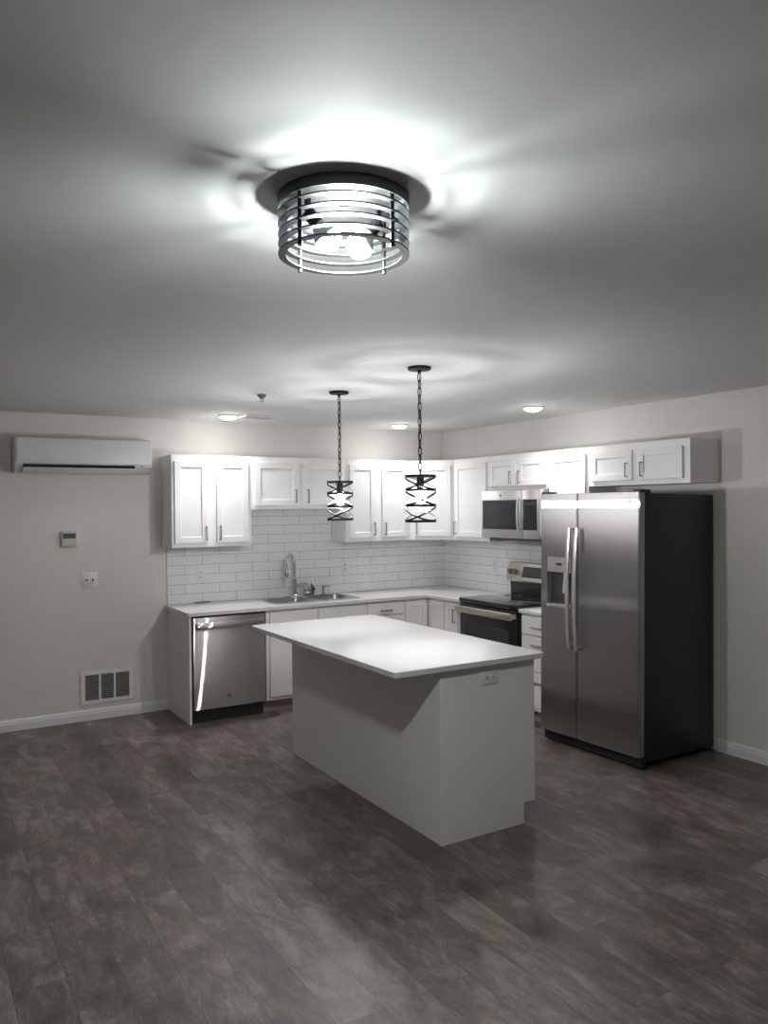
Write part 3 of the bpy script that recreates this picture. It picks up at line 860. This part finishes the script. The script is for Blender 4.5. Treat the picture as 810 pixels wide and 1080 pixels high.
def pendant(label, x, y):
    t = thing('pendant_lamp', label, 'pendant lamp', (x, y, H), 0, 'pendant lamps over the island')
    z1, z0, r = -.600, -.848, .0865       # cage, below the ceiling
    bm = bmesh.new(); lathe(bm, [(0, -.0005), (.064, -.0005), (.065, -.006), (.064, -.014), (.060, -.017), (.012, -.018), (.008, -.036), (0, -.036)], (0, 0, 0), 36); obj('canopy', bm, M['lamp_black'], t)
    ch = obj('cord', (lambda b: (tube(b, [(0.002 * math.sin(k), .002 * math.cos(k * 1.3), -.038 + (z1 + .075 - -.038 + 0) * k / 14) for k in range(15)], .0022, 6), b)[1])(bmesh.new()), M['lamp_black'], t, .8)
    n = 13; zt, zb = -.034, z1 + .033
    pitch_ = (zt - zb) / n; hl = pitch_ / 2 + .0052; hw_ = .0105
    for k in range(n):
        zc = zt - pitch_ * (k + .5); a = (0 if k % 2 else R(90)) + R(25)
        pts = []
        for q in range(16):
            b = 2 * math.pi * q / 16
            u = hw_ * math.copysign(abs(math.cos(b)) ** .8, math.cos(b)); pts.append((u * math.cos(a), u * math.sin(a), zc + hl * math.sin(b)))
        bm = bmesh.new(); tube(bm, pts, .0026, 6, closed=True); obj('chain_link', bm, M['lamp_black'], ch, .9)
    bm = bmesh.new(); cyl(bm, (0, 0, z1 + .038), (0, 0, z1 + .002), .0045, 12)
    lathe(bm, [(0, z1 + .004), (.010, z1 + .004), (.0215, z1 - .004), (.0215, z1 - .076), (.0195, z1 - .078), (0, z1 - .078)], (0, 0, 0), 24)
    obj('socket', bm, M['lamp_black'], t)
    bm = bmesh.new(); lathe(bm, bulb_mesh(), (0, 0, z1 - .078 - .045), 24); obj('bulb', bm, M['pbulb'], t, .8)
    # cage: four level hoops and pairs of tilted hoops crossing between them
    cg = None; hs = (z1 - z0) / 3
    lv = [z1, z1 - hs * .93, z1 - hs * 1.96, z0]
    for k, z in enumerate(lv):
        bm = bmesh.new(); hoop(bm, (0, 0, z), r - .0028, r, -.0058, .0058, 56)
        if k == 0:
            for a in (R(20), R(140), R(260)):
                tube(bm, [(.008 * math.cos(a), .008 * math.sin(a), .001), ((r - .002) * math.cos(a), (r - .002) * math.sin(a), .001)], .003, 6)
            for v in bm.verts: pass
            bm2 = bmesh.new(); bm.free()
            hoop(bm2, (0, 0, z), r - .0028, r, -.0068, .0068, 56)
            for a in (R(20), R(140), R(260)):
                tube(bm2, [(.006 * math.cos(a), .006 * math.sin(a), z + .001), ((r - .002) * math.cos(a), (r - .002) * math.sin(a), z + .001)], .003, 6)
            bm = bm2
        obj('hoop', bm, M['lamp_black'], t, .5)
    for k in range(3):
        za, zb_ = lv[k], lv[k + 1]; zc = (za + zb_) / 2; h = (za - zb_) / 2 - .003
        for s in (-1, 1):
            az = R(-31 + (10, 24, 14)[k]) if s > 0 else R(149 - (30, 16, 42)[k])     # high side of the tilted band
            bm = bmesh.new(); N_ = 56; rg = []
            for q in range(N_):
                b = 2 * math.pi * q / N_; z = zc + h * math.cos(b - az)
                rg.append([bm.verts.new((rr * math.cos(b), rr * math.sin(b), z + dz)) for rr, dz in ((r - .0026, -.0052), (r, -.0052), (r, .0052), (r - .0026, .0052))])
            for q in range(N_):
                A, Bq = rg[q], rg[(q + 1) % N_]
                for c in range(4): bm.faces.new((A[c], A[(c + 1) % 4], Bq[(c + 1) % 4], Bq[c]))
            obj('tilted_band', bm, M['lamp_black'], t, .5)
    return t
pendant('black caged pendant lamp nearer the viewer, over the near half of the island', -2.379, -3.120)
pendant('black caged pendant lamp farther back, over the far half of the island', -2.341, -2.108)

t = thing('flush_mount_lamp', 'large round black ringed flush-mount ceiling lamp in the foreground', 'ceiling light', (-3.862, -4.998, H))
FR = .163
bm = bmesh.new(); lathe(bm, [(FR - .004, -.0005), (FR, -.0005), (FR, -.029), (FR - .004, -.029)], (0, 0, 0), 72, closed=True); obj('band', bm, M['band'], t, .5)
bm = bmesh.new(); lathe(bm, [(0, -.004), (FR - .0045, -.004), (FR - .0045, -.014), (0, -.014)], (0, 0, 0), 72); pn = obj('pan', bm, M['pan'], t, .5)
bm = bmesh.new(); cyl(bm, (0, 0, -.014), (0, 0, -.024), .010, 16); obj('finial', bm, M['nickel'], pn)
for k in range(5):
    z = -.044 - k * .0243
    bm = bmesh.new(); lathe(bm, [(FR - .019, z - .0018), (FR, z - .0018), (FR, z + .0018), (FR - .019, z + .0018)], (0, 0, 0), 80, closed=True)
    obj('ring', bm, M['ring'], t, .5)
for a in (R(289.7), R(199.7), R(18.7), R(109.7)):
    bm = bmesh.new(); x, y = (FR - .009) * math.cos(a), (FR - .009) * math.sin(a)
    cyl(bm, (x, y, -.010), (x, y, -.150), .0052, 12); cyl(bm, (x, y, -.146), (x, y, -.153), .0062, 12); obj('rod', bm, M['lamp_black'], t, .6)
rv = Vector((rt.x, rt.y, 0)); fv = Vector((fw.x, fw.y, 0)).normalized()
for s, off in ((-1, -.020), (1, .022)):
    d = (rv * s + fv * .25 * s).normalized(); ax_ = (-d * .62 + Vector((0, 0, -.78))).normalized()
    q = ax_.to_track_quat('-Z', 'Y').to_matrix()
    c = d * .040 + fv * off + Vector((0, 0, -.106)); p1 = c - ax_ * .040; p0 = c - ax_ * .078
    bm = bmesh.new(); cyl(bm, p0, p1, .0165, 18); box(bm, p0.x - .006, p0.x + .006, p0.y - .006, p0.y + .006, p0.z, -.013)
    obj('socket', bm, M['lamp_black'], t)
    r = .034; pr = [(0, -r)] + [(r * math.cos(R(a)), r * math.sin(R(a))) for a in (-75, -60, -45, -30, -15, 0, 5)]
    bm = bmesh.new(); lathe(bm, pr, c, 24, q); bl = obj('bulb', bm, M['bulb'], t, .8)
    pr = [(r * math.cos(R(a)), r * math.sin(R(a))) for a in (5, 18, 32, 45)] + [(.0155, r * 1.15), (.0155, r * 1.5), (0, r * 1.5)]
    bm = bmesh.new(); lathe(bm, pr, c, 24, q); obj('light_block_collar', bm, M['plate'], bl, .8)  # unseen collar, added to block bulb light going up to the ceiling
